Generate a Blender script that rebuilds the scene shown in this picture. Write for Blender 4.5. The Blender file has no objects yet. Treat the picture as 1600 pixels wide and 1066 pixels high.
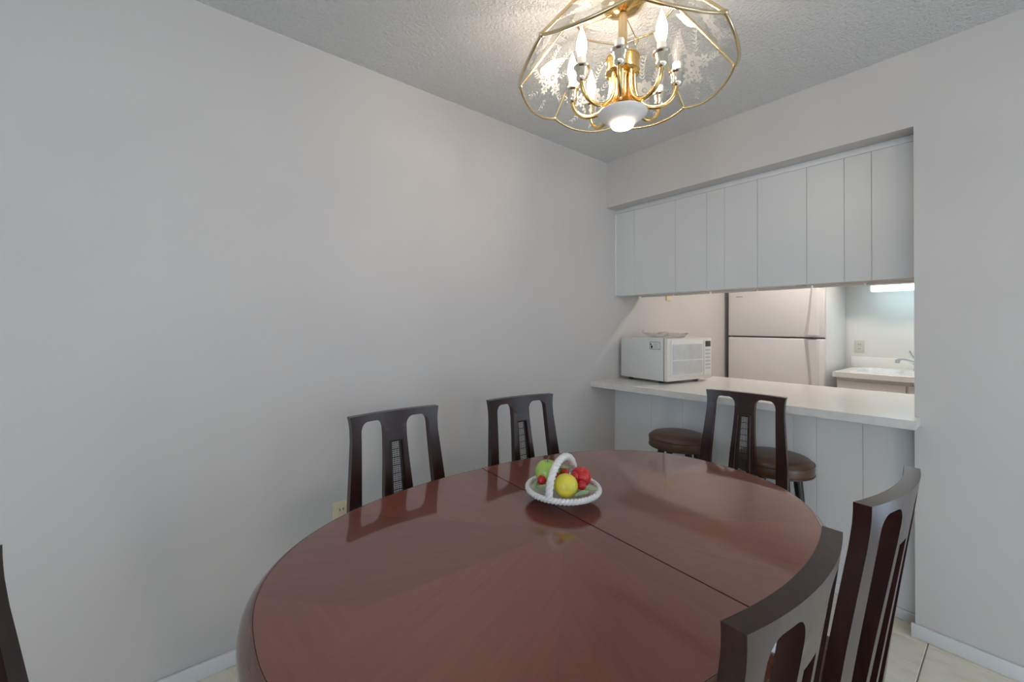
import bpy, bmesh, math, random
from mathutils import Vector, Matrix
random.seed(7)
R = math.radians
scn = bpy.context.scene
COL = scn.collection

# ------------------------------------------------------------------ camera
def make_camera():
    yaw, pitch, roll = 0.8882, 0.0093, 0.0054
    f = 649.77
    fw = Vector((-math.sin(yaw)*math.cos(pitch), math.cos(yaw)*math.cos(pitch), math.sin(pitch)))
    r = Vector((math.cos(yaw), math.sin(yaw), 0))
    u = r.cross(fw)
    r2 = r*math.cos(roll) + u*math.sin(roll)
    u2 = -r*math.sin(roll) + u*math.cos(roll)
    cd = bpy.data.cameras.new('camera')
    cam = bpy.data.objects.new('camera', cd)
    COL.objects.link(cam)
    m = Matrix((r2, u2, -fw)).transposed().to_4x4()
    m.translation = Vector((1.876, -2.3898, 1.2765))
    cam.matrix_world = m
    cd.sensor_width = 36.0
    cd.lens = 36.0*f/1600.0
    cd.shift_y = -(533.0 - 502.5)/1600.0
    cd.clip_start = 0.02
    scn.camera = cam
make_camera()

# ------------------------------------------------------------------ light
world = bpy.data.worlds.new('sky'); scn.world = world
world.use_nodes = True
bg = world.node_tree.nodes['Background']
bg.inputs['Color'].default_value = (0.64, 0.81, 1.0, 1)
bg.inputs['Strength'].default_value = 4.4
scn.view_settings.view_transform = 'Standard'
scn.view_settings.look = 'None'
scn.view_settings.gamma = 1.0
scn.view_settings.exposure = 0.06
scn.view_settings.use_curve_mapping = False
scn.cycles.sample_clamp_indirect = 6.0
scn.cycles.max_bounces = 8
scn.cycles.diffuse_bounces = 4
scn.cycles.transparent_max_bounces = 16

H = 2.44            # ceiling height
ROOM_X, ROOM_Y = 4.6, -6.0
WIN2 = (1.6, 4.4, 0.06, 2.2)      # wide sliding window behind the camera (x0, x1, z0, z1)
def portal(name, loc, rot, sx, sy):
    ld = bpy.data.lights.new(name, 'AREA'); ld.shape = 'RECTANGLE'; ld.size = sx; ld.size_y = sy
    ld.cycles.is_portal = True
    o = bpy.data.objects.new(name, ld); COL.objects.link(o); o.location = loc; o.rotation_euler = rot

portal('window_portal_front', ((WIN2[0]+WIN2[1])/2, ROOM_Y-0.13, (WIN2[2]+WIN2[3])/2), (R(90), 0, 0), WIN2[1]-WIN2[0], WIN2[3]-WIN2[2])
WIN3 = (2.5, 3.3, 0.06, 2.1)      # glazed balcony door beyond the pier (x0, x1, z0, z1)
portal('window_portal_back', ((WIN3[0]+WIN3[1])/2, 0.14, (WIN3[2]+WIN3[3])/2), (R(-90), 0, 0), WIN3[1]-WIN3[0], WIN3[3]-WIN3[2])
WIN4 = (-1.75, -0.35, 0.04, 2.1)   # sliding glass door in the wall to the right (y0, y1, z0, z1)
portal('window_portal_side', (ROOM_X+0.13, (WIN4[0]+WIN4[1])/2, (WIN4[2]+WIN4[3])/2), (R(90), 0, R(90)), WIN4[1]-WIN4[0], WIN4[3]-WIN4[2])

KITCHEN_L = 52.0
FILL_L = 27.0
FLUOR_L = 8.0
BULB_L = 84.0
DOWN_L = 9.0

# ------------------------------------------------------------------ materials
def nmat(name):
    m = bpy.data.materials.new(name); m.use_nodes = True
    nt = m.node_tree
    return m, nt, nt.nodes['Principled BSDF']
def setc(b, col, rough=0.5, metal=0.0, spec=0.5):
    b.inputs['Base Color'].default_value = (*col, 1)
    b.inputs['Roughness'].default_value = rough
    b.inputs['Metallic'].default_value = metal
    b.inputs['Specular IOR Level'].default_value = spec
def tex(nt, kind, scale, detail=4, coord='Object', stretch=None, rough=0.5):
    tc = nt.nodes.new('ShaderNodeTexCoord')
    mp = nt.nodes.new('ShaderNodeMapping')
    if stretch: mp.inputs['Scale'].default_value = stretch
    nt.links.new(tc.outputs[coord], mp.inputs['Vector'])
    t = nt.nodes.new(kind)
    t.inputs['Scale'].default_value = scale
    if 'Detail' in t.inputs: t.inputs['Detail'].default_value = detail
    if 'Roughness' in t.inputs: t.inputs['Roughness'].default_value = rough
    nt.links.new(mp.outputs['Vector'], t.inputs['Vector'])
    return t
def fac(t): return t.outputs['Fac'] if 'Fac' in t.outputs else t.outputs['Distance']
def ramp(nt, src, stops):
    r = nt.nodes.new('ShaderNodeValToRGB')
    e = r.color_ramp.elements
    e[0].position, e[0].color = stops[0][0], (*stops[0][1], 1)
    e[1].position, e[1].color = stops[-1][0], (*stops[-1][1], 1)
    for p, c in stops[1:-1]:
        k = e.new(p); k.color = (*c, 1)
    nt.links.new(src, r.inputs['Fac'])
    return r
def bump(nt, b, src, strength, dist):
    n = nt.nodes.new('ShaderNodeBump')
    n.inputs['Strength'].default_value = strength; n.inputs['Distance'].default_value = dist
    nt.links.new(src, n.inputs['Height']); nt.links.new(n.outputs['Normal'], b.inputs['Normal'])
def simple(name, col, rough=0.5, metal=0.0, spec=0.5, var=0.06, scale=9.0, bmp=0.0, bscale=200.0, stretch=None):
    m, nt, b = nmat(name); setc(b, col, rough, metal, spec)
    if var:
        t = tex(nt, 'ShaderNodeTexNoise', scale, 5, stretch=stretch)
        a = tuple(max(0, c*(1-var)) for c in col); z = tuple(min(1, c*(1+var)) for c in col)
        r = ramp(nt, fac(t), [(0.3, a), (0.7, z)])
        nt.links.new(r.outputs['Color'], b.inputs['Base Color'])
    if bmp:
        t2 = tex(nt, 'ShaderNodeTexNoise', bscale, 3)
        bump(nt, b, fac(t2), bmp, 0.002)
    return m

M = {}
M['wall'] = simple('wall_paint', (0.575, 0.548, 0.532), 0.62, var=0.025, scale=2.2, bmp=0.12, bscale=70)
M['kwall'] = simple('kitchen_wall_paint', (0.66, 0.645, 0.62), 0.55, var=0.02, scale=2.0, bmp=0.1, bscale=70)
M['panel'] = simple('panel_paint', (0.63, 0.63, 0.625), 0.33, var=0.03, scale=3, bmp=0.10, bscale=60, stretch=(1, 1, .25))
M['panel_lit'] = simple('panel_paint_lit', (0.80, 0.80, 0.80), 0.33, var=0.02, scale=3, bmp=0.10, bscale=60, stretch=(1, 1, .25))  # same paint as upper planks; difference in light put into the colour
M['trim'] = simple('trim_paint', (0.74, 0.74, 0.74), 0.35, var=0.03, scale=6)
M['bevel'] = simple('bead_paint', (0.70, 0.70, 0.69), 0.4, var=0.02)
def mk_ceiling():
    m, nt, b = nmat('popcorn_ceiling'); setc(b, (0.80, 0.79, 0.78), 0.9, spec=0.2)
    v = tex(nt, 'ShaderNodeTexVoronoi', 75)
    n = tex(nt, 'ShaderNodeTexNoise', 130, 6, rough=0.7)
    mx = nt.nodes.new('ShaderNodeMath'); mx.operation = 'MULTIPLY_ADD'
    nt.links.new(v.outputs['Distance'], mx.inputs[0]); mx.inputs[1].default_value = -0.7
    nt.links.new(fac(n), mx.inputs[2])
    bump(nt, b, mx.outputs[0], 0.9, 0.0145)
    r = ramp(nt, fac(n), [(0.3, (0.86, 0.85, 0.84)), (0.65, (0.96, 0.95, 0.94))])
    nt.links.new(r.outputs['Color'], b.inputs['Base Color'])
    return m
M['ceiling'] = mk_ceiling()
def mk_tile():
    m, nt, b = nmat('beige_tile'); setc(b, (0.6, 0.54, 0.43), 0.28)
    t = tex(nt, 'ShaderNodeTexNoise', 5, 8, stretch=(1, 2.5, 1), rough=0.62)
    r = ramp(nt, fac(t), [(0.32, (0.68, 0.60, 0.46)), (0.5, (0.80, 0.74, 0.61)), (0.7, (0.84, 0.79, 0.68))])
    nt.links.new(r.outputs['Color'], b.inputs['Base Color'])
    return m
M['tile'] = mk_tile()
M['grout'] = simple('grout', (0.30, 0.27, 0.22), 0.9, var=0.1, scale=40)
def mk_wood(name, dark, mid, light, rough, coat, scale=5.0, stretch=(1.2, 14, 14), rnd=0.0, bm_=0.05, spec=0.5):
    m, nt, b = nmat(name); setc(b, mid, rough, spec=spec)
    t = tex(nt, 'ShaderNodeTexNoise', scale, 9, stretch=stretch, rough=0.62)
    r = ramp(nt, fac(t), [(0.28, dark), (0.5, mid), (0.75, light)])
    out = r.outputs['Color']
    if rnd:
        oi = nt.nodes.new('ShaderNodeObjectInfo')
        mr = nt.nodes.new('ShaderNodeMapRange')
        mr.inputs['To Min'].default_value = 1-rnd; mr.inputs['To Max'].default_value = 1+rnd
        nt.links.new(oi.outputs['Random'], mr.inputs['Value'])
        hs = nt.nodes.new('ShaderNodeHueSaturation')
        nt.links.new(mr.outputs['Result'], hs.inputs['Value'])
        nt.links.new(out, hs.inputs['Color']); out = hs.outputs['Color']
    nt.links.new(out, b.inputs['Base Color'])
    b.inputs['Coat Weight'].default_value = coat; b.inputs['Coat Roughness'].default_value = 0.05; b.inputs['Coat IOR'].default_value = 1.62
    if bm_:
        t2 = tex(nt, 'ShaderNodeTexNoise', scale*3, 4, stretch=stretch)
        bump(nt, b, fac(t2), bm_, 0.0006)
    return m
M['veneer'] = mk_wood('mahogany_veneer', (0.150, 0.031, 0.017), (0.170, 0.037, 0.020), (0.190, 0.044, 0.025), 0.32, 1.0, rnd=0.10, bm_=0.0, spec=0.3)
M['table_edge'] = mk_wood('mahogany_edge', (0.075, 0.026, 0.016), (0.105, 0.038, 0.024), (0.135, 0.052, 0.034), 0.2, 0.5)
M['chair'] = mk_wood('dark_chair_wood', (0.014, 0.0050, 0.0042), (0.026, 0.0085, 0.0070), (0.046, 0.0150, 0.0115), 0.28, 0.0, stretch=(10, 10, 1.5), spec=0.45)
M['cane'] = simple('dark_cane', (0.022, 0.011, 0.009), 0.45, var=0.25, scale=60)
M['seat_fabric'] = simple('seat_fabric', (0.16, 0.10, 0.06), 0.8, var=0.2, scale=50, bmp=0.3)
M['vinyl'] = simple('brown_vinyl', (0.105, 0.052, 0.030), 0.33, var=0.18, scale=14, bmp=0.15, bscale=120)
M['vinyl_welt'] = simple('brown_vinyl_welt', (0.06, 0.03, 0.018), 0.35, var=0.1)
M['stool_leg'] = simple('dark_stool_leg', (0.018, 0.012, 0.011), 0.28, var=0.3, scale=25, stretch=(1, 1, .1))
M['brass'] = simple('polished_brass', (0.80, 0.56, 0.23), 0.16, 1.0, var=0.05, scale=20)
M['brass_pale'] = simple('pale_brass', (0.74, 0.60, 0.37), 0.22, 1.0, var=0.06, scale=20)
M['cup'] = simple('silvered_cup', (0.82, 0.78, 0.68), 0.14, 1.0, var=0.05)
M['sleeve'] = simple('candle_sleeve', (0.86, 0.83, 0.76), 0.4, var=0.02)
M['bowl'] = simple('white_enamel', (0.85, 0.80, 0.76), 0.3, var=0.02)
M['laminate'] = simple('counter_laminate', (0.76, 0.74, 0.71), 0.22, var=0.02, scale=6)
M['lam_edge'] = simple('counter_edge', (0.66, 0.64, 0.62), 0.35, var=0.06, scale=30)
M['fridge'] = simple('fridge_enamel', (0.76, 0.74, 0.73), 0.32, var=0.015)
M['gasket'] = simple('dark_gasket', (0.09, 0.08, 0.08), 0.6, var=0.1)
M['grey'] = simple('grey_plastic', (0.23, 0.23, 0.24), 0.5, var=0.1)
M['mw_side'] = simple('microwave_enamel', (0.66, 0.66, 0.65), 0.35, var=0.015)
M['mw_front'] = simple('microwave_front_plastic', (0.78, 0.73, 0.66), 0.35, var=0.02)
M['mw_white'] = simple('microwave_panel_white', (0.78, 0.77, 0.76), 0.35, var=0.02)
M['black'] = simple('black_print', (0.015, 0.015, 0.016), 0.5, var=0.1)
M['display'] = simple('dark_display', (0.06, 0.065, 0.075), 0.15, var=0.05)
M['button'] = simple('button_grey', (0.5, 0.5, 0.51), 0.5, var=0.05)
M['paper'] = simple('white_paper', (0.80, 0.77, 0.76), 0.7, var=0.04, scale=20)
M['ivory'] = simple('ivory_plastic', (0.70, 0.60, 0.40), 0.35, var=0.03)
M['ivory_grey'] = simple('almond_plastic', (0.56, 0.55, 0.47), 0.35, var=0.03)
M['cab'] = simple('cabinet_paint', (0.72, 0.69, 0.66), 0.4, var=0.02)
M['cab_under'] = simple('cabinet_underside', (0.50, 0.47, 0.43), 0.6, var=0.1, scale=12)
M['steel'] = simple('sink_enamel', (0.80, 0.82, 0.84), 0.2, 0.0, var=0.02)
M['chrome'] = simple('chrome', (0.75, 0.78, 0.80), 0.08, 1.0, var=0.02)
M['ceramic'] = simple('white_ceramic', (0.80, 0.77, 0.75), 0.22, var=0.05, scale=60)
M['lemon'] = simple('lemon_glaze', (0.78, 0.66, 0.07), 0.25, var=0.12, scale=40)
M['lime'] = simple('green_apple_glaze', (0.42, 0.58, 0.12), 0.22, var=0.15, scale=25)
M['redfruit'] = simple('red_glaze', (0.60, 0.022, 0.022), 0.16, var=0.2, scale=20)
M['cherry'] = simple('cherry_glaze', (0.50, 0.015, 0.018), 0.12, var=0.15, scale=30)
M['leaf'] = simple('leaf_glaze', (0.30, 0.40, 0.20), 0.3, var=0.3, scale=50)
M['alu'] = simple('window_aluminium', (0.6, 0.6, 0.6), 0.35, 0.8, var=0.02)
M['lampmetal'] = simple('fixture_white', (0.8, 0.8, 0.8), 0.4, var=0.02)

def mk_glass(name, tint=(0.97, 0.98, 0.96), frost=0.0, rough=0.02):
    m = bpy.data.materials.new(name); m.use_nodes = True; nt = m.node_tree
    nt.nodes.clear()
    out = nt.nodes.new('ShaderNodeOutputMaterial')
    tr = nt.nodes.new('ShaderNodeBsdfTransparent'); tr.inputs['Color'].default_value = (*tint, 1)
    gl = nt.nodes.new('ShaderNodeBsdfGlossy'); gl.inputs['Roughness'].default_value = rough
    lw = nt.nodes.new('ShaderNodeLayerWeight'); lw.inputs['Blend'].default_value = 0.5
    pw = nt.nodes.new('ShaderNodeMath'); pw.operation = 'POWER'; pw.inputs[1].default_value = 5.0
    nt.links.new(lw.outputs['Facing'], pw.inputs[0])
    fr = nt.nodes.new('ShaderNodeMath'); fr.operation = 'MULTIPLY_ADD'; fr.inputs[1].default_value = 0.94; fr.inputs[2].default_value = 0.045
    nt.links.new(pw.outputs[0], fr.inputs[0])
    mx = nt.nodes.new('ShaderNodeMixShader')
    nt.links.new(fr.outputs[0], mx.inputs[0]); nt.links.new(tr.outputs[0], mx.inputs[1]); nt.links.new(gl.outputs[0], mx.inputs[2])
    last = mx
    if frost:
        df = nt.nodes.new('ShaderNodeBsdfDiffuse'); df.inputs['Color'].default_value = (0.9, 0.88, 0.84, 1)
        tl = nt.nodes.new('ShaderNodeBsdfTranslucent'); tl.inputs['Color'].default_value = (0.9, 0.88, 0.84, 1)
        ad = nt.nodes.new('ShaderNodeMixShader'); ad.inputs[0].default_value = 0.5
        nt.links.new(df.outputs[0], ad.inputs[1]); nt.links.new(tl.outputs[0], ad.inputs[2])
        m2 = nt.nodes.new('ShaderNodeMixShader'); m2.inputs[0].default_value = frost
        nt.links.new(last.outputs[0], m2.inputs[1]); nt.links.new(ad.outputs[0], m2.inputs[2]); last = m2
    nt.links.new(last.outputs[0], out.inputs['Surface'])
    return m
M['glass'] = mk_glass('bevelled_glass', (0.97, 0.98, 0.98), 0.012)
M['etch'] = mk_glass('etched_glass', (0.95, 0.95, 0.93), 0.48, 0.3)
M['clear_bulb'] = mk_glass('clear_bulb_glass', (0.97, 0.95, 0.95), 0.10)
M['pane'] = mk_glass('window_pane', (0.98, 0.99, 0.99))
M['mw_glass'] = simple('microwave_window', (0.56, 0.57, 0.58), 0.12, var=0.08, scale=12)

def mk_emit(name, col, L):
    m = bpy.data.materials.new(name); m.use_nodes = True; nt = m.node_tree
    nt.nodes.clear()
    out = nt.nodes.new('ShaderNodeOutputMaterial'); e = nt.nodes.new('ShaderNodeEmission')
    e.inputs['Color'].default_value = (*col, 1); e.inputs['Strength'].default_value = L
    nt.links.new(e.outputs[0], out.inputs['Surface'])
    return m
M['bulb'] = mk_emit('lit_bulb', (1.0, 0.84, 0.68), BULB_L)
M['down'] = mk_emit('lit_flood_bulb', (1.0, 0.84, 0.66), DOWN_L)
M['klamp'] = mk_emit('kitchen_lamp_diffuser', (1.0, 0.91, 0.82), KITCHEN_L)
M['fill_lamp'] = mk_emit('fill_lamp_diffuser', (1.0, 0.86, 0.72), FILL_L)
M['fluor'] = mk_emit('fluorescent_tube', (0.62, 0.90, 1.0), FLUOR_L)

# ------------------------------------------------------------------ mesh helpers
def obj(name, bm, mat, parent=None, smooth=None, loc=None, rotz=None):
    bmesh.ops.recalc_face_normals(bm, faces=bm.faces)
    me = bpy.data.meshes.new(name); bm.to_mesh(me); bm.free()
    if mat is not None: me.materials.append(M[mat] if isinstance(mat, str) else mat)
    if smooth:
        for p in me.polygons: p.use_smooth = True
        me.set_sharp_from_angle(angle=R(smooth))
    o = bpy.data.objects.new(name, me); COL.objects.link(o)
    if parent is not None: o.parent = parent
    if loc is not None: o.location = loc
    if rotz is not None: o.rotation_euler = (0, 0, rotz)
    return o
def tag(o, label=None, cat=None, group=None, kind=None):
    if label: o['label'] = label
    if cat: o['category'] = cat
    if group: o['group'] = group
    if kind: o['kind'] = kind
    return o
def thing(name, label, cat, loc=(0, 0, 0), rotz=0.0, group=None):
    o = bpy.data.objects.new(name, None); COL.objects.link(o)
    o.location = loc; o.rotation_euler = (0, 0, rotz); o.empty_display_size = 0.1
    return tag(o, label, cat, group)
def BM(): return bmesh.new()
def box(bm, x0, x1, y0, y1, z0, z1, bev=0.0, seg=2):
    vs = [bm.verts.new((x, y, z)) for z in (z0, z1) for x, y in ((x0, y0), (x1, y0), (x1, y1), (x0, y1))]
    fs = [(3, 2, 1, 0), (4, 5, 6, 7), (0, 1, 5, 4), (1, 2, 6, 5), (2, 3, 7, 6), (3, 0, 4, 7)]
    faces = [bm.faces.new([vs[i] for i in f]) for f in fs]
    if bev:
        es = list({e for f in faces for e in f.edges})
        bmesh.ops.bevel(bm, geom=es, offset=bev, segments=seg, profile=0.5, affect='EDGES')
    return bm
def bbox(name, dims, mat, parent=None, bev=0.0, seg=2, smooth=None):
    return obj(name, box(BM(), *dims, bev=bev, seg=seg), mat, parent, smooth if smooth else (40 if bev else None))
def prism(bm, pts, z0, z1):
    """pts: plan polygon, z0/z1 numbers or functions of (x,y)"""
    f0 = z0 if callable(z0) else (lambda x, y: z0)
    f1 = z1 if callable(z1) else (lambda x, y: z1)
    a = [bm.verts.new((x, y, f0(x, y))) for x, y in pts]
    b = [bm.verts.new((x, y, f1(x, y))) for x, y in pts]
    bm.faces.new(a[::-1]); bm.faces.new(b)
    n = len(pts)
    for i in range(n): bm.faces.new((a[i], a[(i+1) % n], b[(i+1) % n], b[i]))
    return bm
def lathe(bm, prof, n=24, c=(0, 0), cap=True):
    rings = []
    for r, z in prof:
        if r < 1e-6: rings.append([bm.verts.new((c[0], c[1], z))])
        else: rings.append([bm.verts.new((c[0]+r*math.cos(2*math.pi*i/n), c[1]+r*math.sin(2*math.pi*i/n), z)) for i in range(n)])
    for a, b in zip(rings, rings[1:]):
        if len(a) == 1 and len(b) == 1: continue
        for i in range(n):
            j = (i+1) % n
            if len(a) == 1: bm.faces.new((a[0], b[j], b[i]))
            elif len(b) == 1: bm.faces.new((a[i], a[j], b[0]))
            else: bm.faces.new((a[i], a[j], b[j], b[i]))
    if cap:
        if len(rings[0]) > 1: bm.faces.new(rings[0][::-1])
        if len(rings[-1]) > 1: bm.faces.new(rings[-1])
    return bm
def tube(bm, path, rad, n=10, cap=True, closed=False):
    path = [Vector(p) for p in path]
    m = len(path)
    rr = rad if isinstance(rad, (list, tuple)) else [rad]*m
    t0 = (path[1]-path[0]).normalized()
    up = Vector((0, 0, 1)) if abs(t0.z) < 0.9 else Vector((1, 0, 0))
    nrm = t0.cross(up).normalized()
    rings = []
    for i in range(m):
        if closed: t = (path[(i+1) % m]-path[i-1]).normalized()
        else: t = (path[min(i+1, m-1)]-path[max(i-1, 0)]).normalized()
        nrm = (nrm - t*nrm.dot(t)).normalized()
        bi = t.cross(nrm)
        rings.append([bm.verts.new(path[i] + (nrm*math.cos(2*math.pi*k/n)+bi*math.sin(2*math.pi*k/n))*rr[i]) for k in range(n)])
    prs = list(zip(rings, rings[1:])) + ([(rings[-1], rings[0])] if closed else [])
    for a, b in prs:
        for k in range(n):
            j = (k+1) % n
            bm.faces.new((a[k], a[j], b[j], b[k]))
    if cap and not closed:
        bm.faces.new(rings[0][::-1]); bm.faces.new(rings[-1])
    return bm
def sphere(bm, c, rx, ry=None, rz=None, n=16, m=10):
    ry = ry or rx; rz = rz or rx
    pr = [(math.sin(math.pi*i/m), -math.cos(math.pi*i/m)) for i in range(m+1)]
    v0 = len(bm.verts)
    lathe(bm, [(max(0, r) if 0 < i < m else 0, z) for i, (r, z) in enumerate(pr)], n, cap=False)
    bm.verts.ensure_lookup_table()
    for v in bm.verts[v0:]:
        v.co = Vector((c[0]+v.co.x*rx, c[1]+v.co.y*ry, c[2]+v.co.z*rz))
    return bm
def bez(p0, p1, p2, p3, n):
    out = []
    for i in range(n+1):
        t = i/n; a = (1-t)
        out.append(Vector(p0)*a**3 + Vector(p1)*3*a*a*t + Vector(p2)*3*a*t*t + Vector(p3)*t**3)
    return out

# ================================================================== the setting
KY = 2.55           # kitchen far wall
JX = 1.589          # opening's jamb
SOF = 2.118         # underside of the wall above the opening
PY = 0.10           # recessed panelling plane
BB = 0.0555

def struct(name, bm, mat, parent=None, label=None):
    o = obj(name, bm, mat, parent)
    if parent is None: o['kind'] = 'structure'
    if label: o['label'] = label
    return o
struct('wall_left', box(BM(), -0.12, 0, ROOM_Y-0.12, KY+0.12, 0, H), 'wall', label='pale grey painted wall behind two dining chairs')
bm = BM()
box(bm, 0, JX, 0, PY, SOF, H)
box(bm, JX, WIN3[0], 0, 0.12, 0, H)
box(bm, WIN3[0], WIN3[1], 0, 0.12, WIN3[3], H)
box(bm, WIN3[0], WIN3[1], 0, 0.12, 0, WIN3[2])
box(bm, WIN3[1], ROOM_X, 0, 0.12, 0, H)
struct('wall_back', bm, 'wall', label='pale blue-grey painted wall around the kitchen pass-through')
struct('wall_kitchen', box(BM(), 0, 2.32, KY, KY+0.12, 0, H), 'kwall', label='kitchen far wall behind refrigerator and sink')
struct('wall_kitchen_side', box(BM(), 2.2, 2.32, 0.12, KY, 0, H), 'kwall')
bm = BM()
box(bm, ROOM_X, ROOM_X+0.12, ROOM_Y-0.12, WIN4[0], 0, H)
box(bm, ROOM_X, ROOM_X+0.12, WIN4[1], 0.12, 0, H)
box(bm, ROOM_X, ROOM_X+0.12, WIN4[0], WIN4[1], 0, WIN4[2])
box(bm, ROOM_X, ROOM_X+0.12, WIN4[0], WIN4[1], WIN4[3], H)
struct('wall_right', bm, 'wall')
bm = BM()
box(bm, 0, WIN2[0], ROOM_Y-0.12, ROOM_Y, 0, H)
box(bm, WIN2[1], ROOM_X, ROOM_Y-0.12, ROOM_Y, 0, H)
box(bm, WIN2[0], WIN2[1], ROOM_Y-0.12, ROOM_Y, 0, WIN2[2])
box(bm, WIN2[0], WIN2[1], ROOM_Y-0.12, ROOM_Y, WIN2[3], H)
struct('wall_front', bm, 'wall')
bm = BM(); box(bm, -0.12, ROOM_X+0.12, ROOM_Y-0.12, 0.12, H, H+0.1); box(bm, -0.12, 2.32, 0.12, KY+0.12, H, H+0.1)
struct('ceiling', bm, 'ceiling', label='popcorn textured ceiling')
bm = BM()
for k in range(4):
    x = WIN2[0]+(WIN2[1]-WIN2[0]-0.05)*k/3; box(bm, x, x+0.05, ROOM_Y-0.09, ROOM_Y-0.04, WIN2[2], WIN2[3])
for z in (WIN2[2], WIN2[3]-0.05): box(bm, WIN2[0], WIN2[1], ROOM_Y-0.09, ROOM_Y-0.04, z, z+0.05)
win = struct('window_1', bm, 'alu', label='wide three-pane aluminium window')
for k in range(3):
    w = (WIN2[1]-WIN2[0]-0.05)/3
    bbox('pane', (WIN2[0]+k*w+0.05, WIN2[0]+(k+1)*w, ROOM_Y-0.068, ROOM_Y-0.062, WIN2[2]+0.05, WIN2[3]-0.05), 'pane', win)
bm = BM()
for x in (WIN3[0], WIN3[1]-0.07): box(bm, x, x+0.07, 0.04, 0.09, WIN3[2], WIN3[3])
for z in (WIN3[2], WIN3[3]-0.08): box(bm, WIN3[0], WIN3[1], 0.04, 0.09, z, z+0.08)
win = struct('door_1', bm, 'alu', label='glazed balcony door beyond the pier')
bbox('pane', (WIN3[0]+0.07, WIN3[1]-0.07, 0.062, 0.068, WIN3[2]+0.08, WIN3[3]-0.08), 'pane', win)

bm = BM()
for k in range(3):
    y = WIN4[0]+(WIN4[1]-WIN4[0]-0.06)*k/2; box(bm, ROOM_X+0.04, ROOM_X+0.09, y, y+0.06, WIN4[2], WIN4[3])
for z in (WIN4[2], WIN4[3]-0.06): box(bm, ROOM_X+0.04, ROOM_X+0.09, WIN4[0], WIN4[1], z, z+0.06)
win = struct('door_2', bm, 'alu', label='aluminium sliding glass door')
for k in range(2):
    w = (WIN4[1]-WIN4[0]-0.06)/2
    bbox('pane', (ROOM_X+0.062, ROOM_X+0.068, WIN4[0]+k*w+0.06, WIN4[0]+(k+1)*w, WIN4[2]+0.06, WIN4[3]-0.06), 'pane', win)

# floor with single tiles
TS = 0.42
fl = struct('floor', box(BM(), -0.12, ROOM_X+0.12, ROOM_Y-0.12, 0.2, -0.12, -0.004), 'grout', label='beige ceramic tiled floor')
def clipspan(a, b, lo, hi): return max(a, lo), min(b, hi)
tile_cache = {}
g = 0.0022
ix = range(-4, 8); iy = range(-14, 1)
for i in ix:
    for j in iy:
        x0, x1 = clipspan(1.628+i*TS+g, 1.628+(i+1)*TS-g, 0.0, ROOM_X)
        y0, y1 = clipspan(-0.035+j*TS+g, -0.035+(j+1)*TS-g, ROOM_Y, 0.12)
        if x1-x0 < 0.02 or y1-y0 < 0.02: continue
        if j == 0: y1 = 0.11
        key = (round(x1-x0, 3), round(y1-y0, 3))
        if key not in tile_cache:
            b_ = box(BM(), 0, key[0], 0, key[1], -0.008, 0, bev=0.0015, seg=1)
            t = obj('tile', b_, 'tile', fl); tile_cache[key] = t.data
        else:
            t = bpy.data.objects.new('tile', tile_cache[key]); COL.objects.link(t); t.parent = fl
        t.location = (x0, y0, 0)
struct('floor_kitchen', box(BM(), -0.12, 2.32, 0.2, KY+0.12, -0.12, 0.0), 'tile', label='kitchen floor behind the counter')

# baseboards
def baseboard(name, dims, label):
    o = bbox(name, dims, 'trim', None, bev=0.004); o['kind'] = 'structure'; o['label'] = label
baseboard('baseboard_left', (0, 0.014, ROOM_Y, PY-0.002, 0, BB), 'white baseboard along the grey wall')
baseboard('baseboard_back', (JX-0.012, WIN3[0], -0.014, 0, 0, BB), 'white baseboard below the pass-through pier')
baseboard('baseboard_counter', (0.014, JX-0.002, PY-0.014, PY-0.001, 0, 0.045), 'low baseboard under the breakfast counter')
baseboard('baseboard_right', (ROOM_X-0.014, ROOM_X, ROOM_Y, WIN4[0], 0, BB), 'white baseboard on the far living room wall')

# panelling above and below the counter: single planks
GRV = [0.0, 0.163, 0.469, 0.671, 0.776, 0.952, 1.182, 1.335, 1.436, JX]
def planks(parent, z0, z1, edges, mat, y0=PY, th=0.012):
    for a, b_ in zip(edges, edges[1:]):
        bm = box(BM(), a+0.0005, b_-0.0005, y0, y0+th, z0, z1, bev=0.0016, seg=1)
        obj('plank', bm, mat, parent)
up = struct('wall_panelling', box(BM(), 0.0, JX, PY+0.009, PY+0.022, 1.497, SOF), 'panel', label='grey plank panelling hung above the pass-through')
planks(up, 1.493, 2.088, GRV, 'panel')
bbox('trim_strip', (0.0, JX, PY-0.004, PY+0.010, 2.088, SOF), 'panel', up, bev=0.002)
bbox('corner_bead', (0.0, 0.011, PY-0.007, PY+0.004, 1.490, 2.088), 'bevel', up, bev=0.003)
bbox('corner_bead', (JX-0.007, JX, PY-0.005, PY+0.004, 1.493, 2.088), 'bevel', up, bev=0.002)
lo = struct('wall_counter', box(BM(), 0.0, JX, PY+0.009, 0.24, 0, 0.852), 'panel_lit', label='grey plank half wall under the breakfast counter')
planks(lo, 0.0, 0.853, [0.0, 0.30, 0.52, 0.72, 0.95, 1.124, 1.221, 1.402, JX], 'panel_lit')

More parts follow.
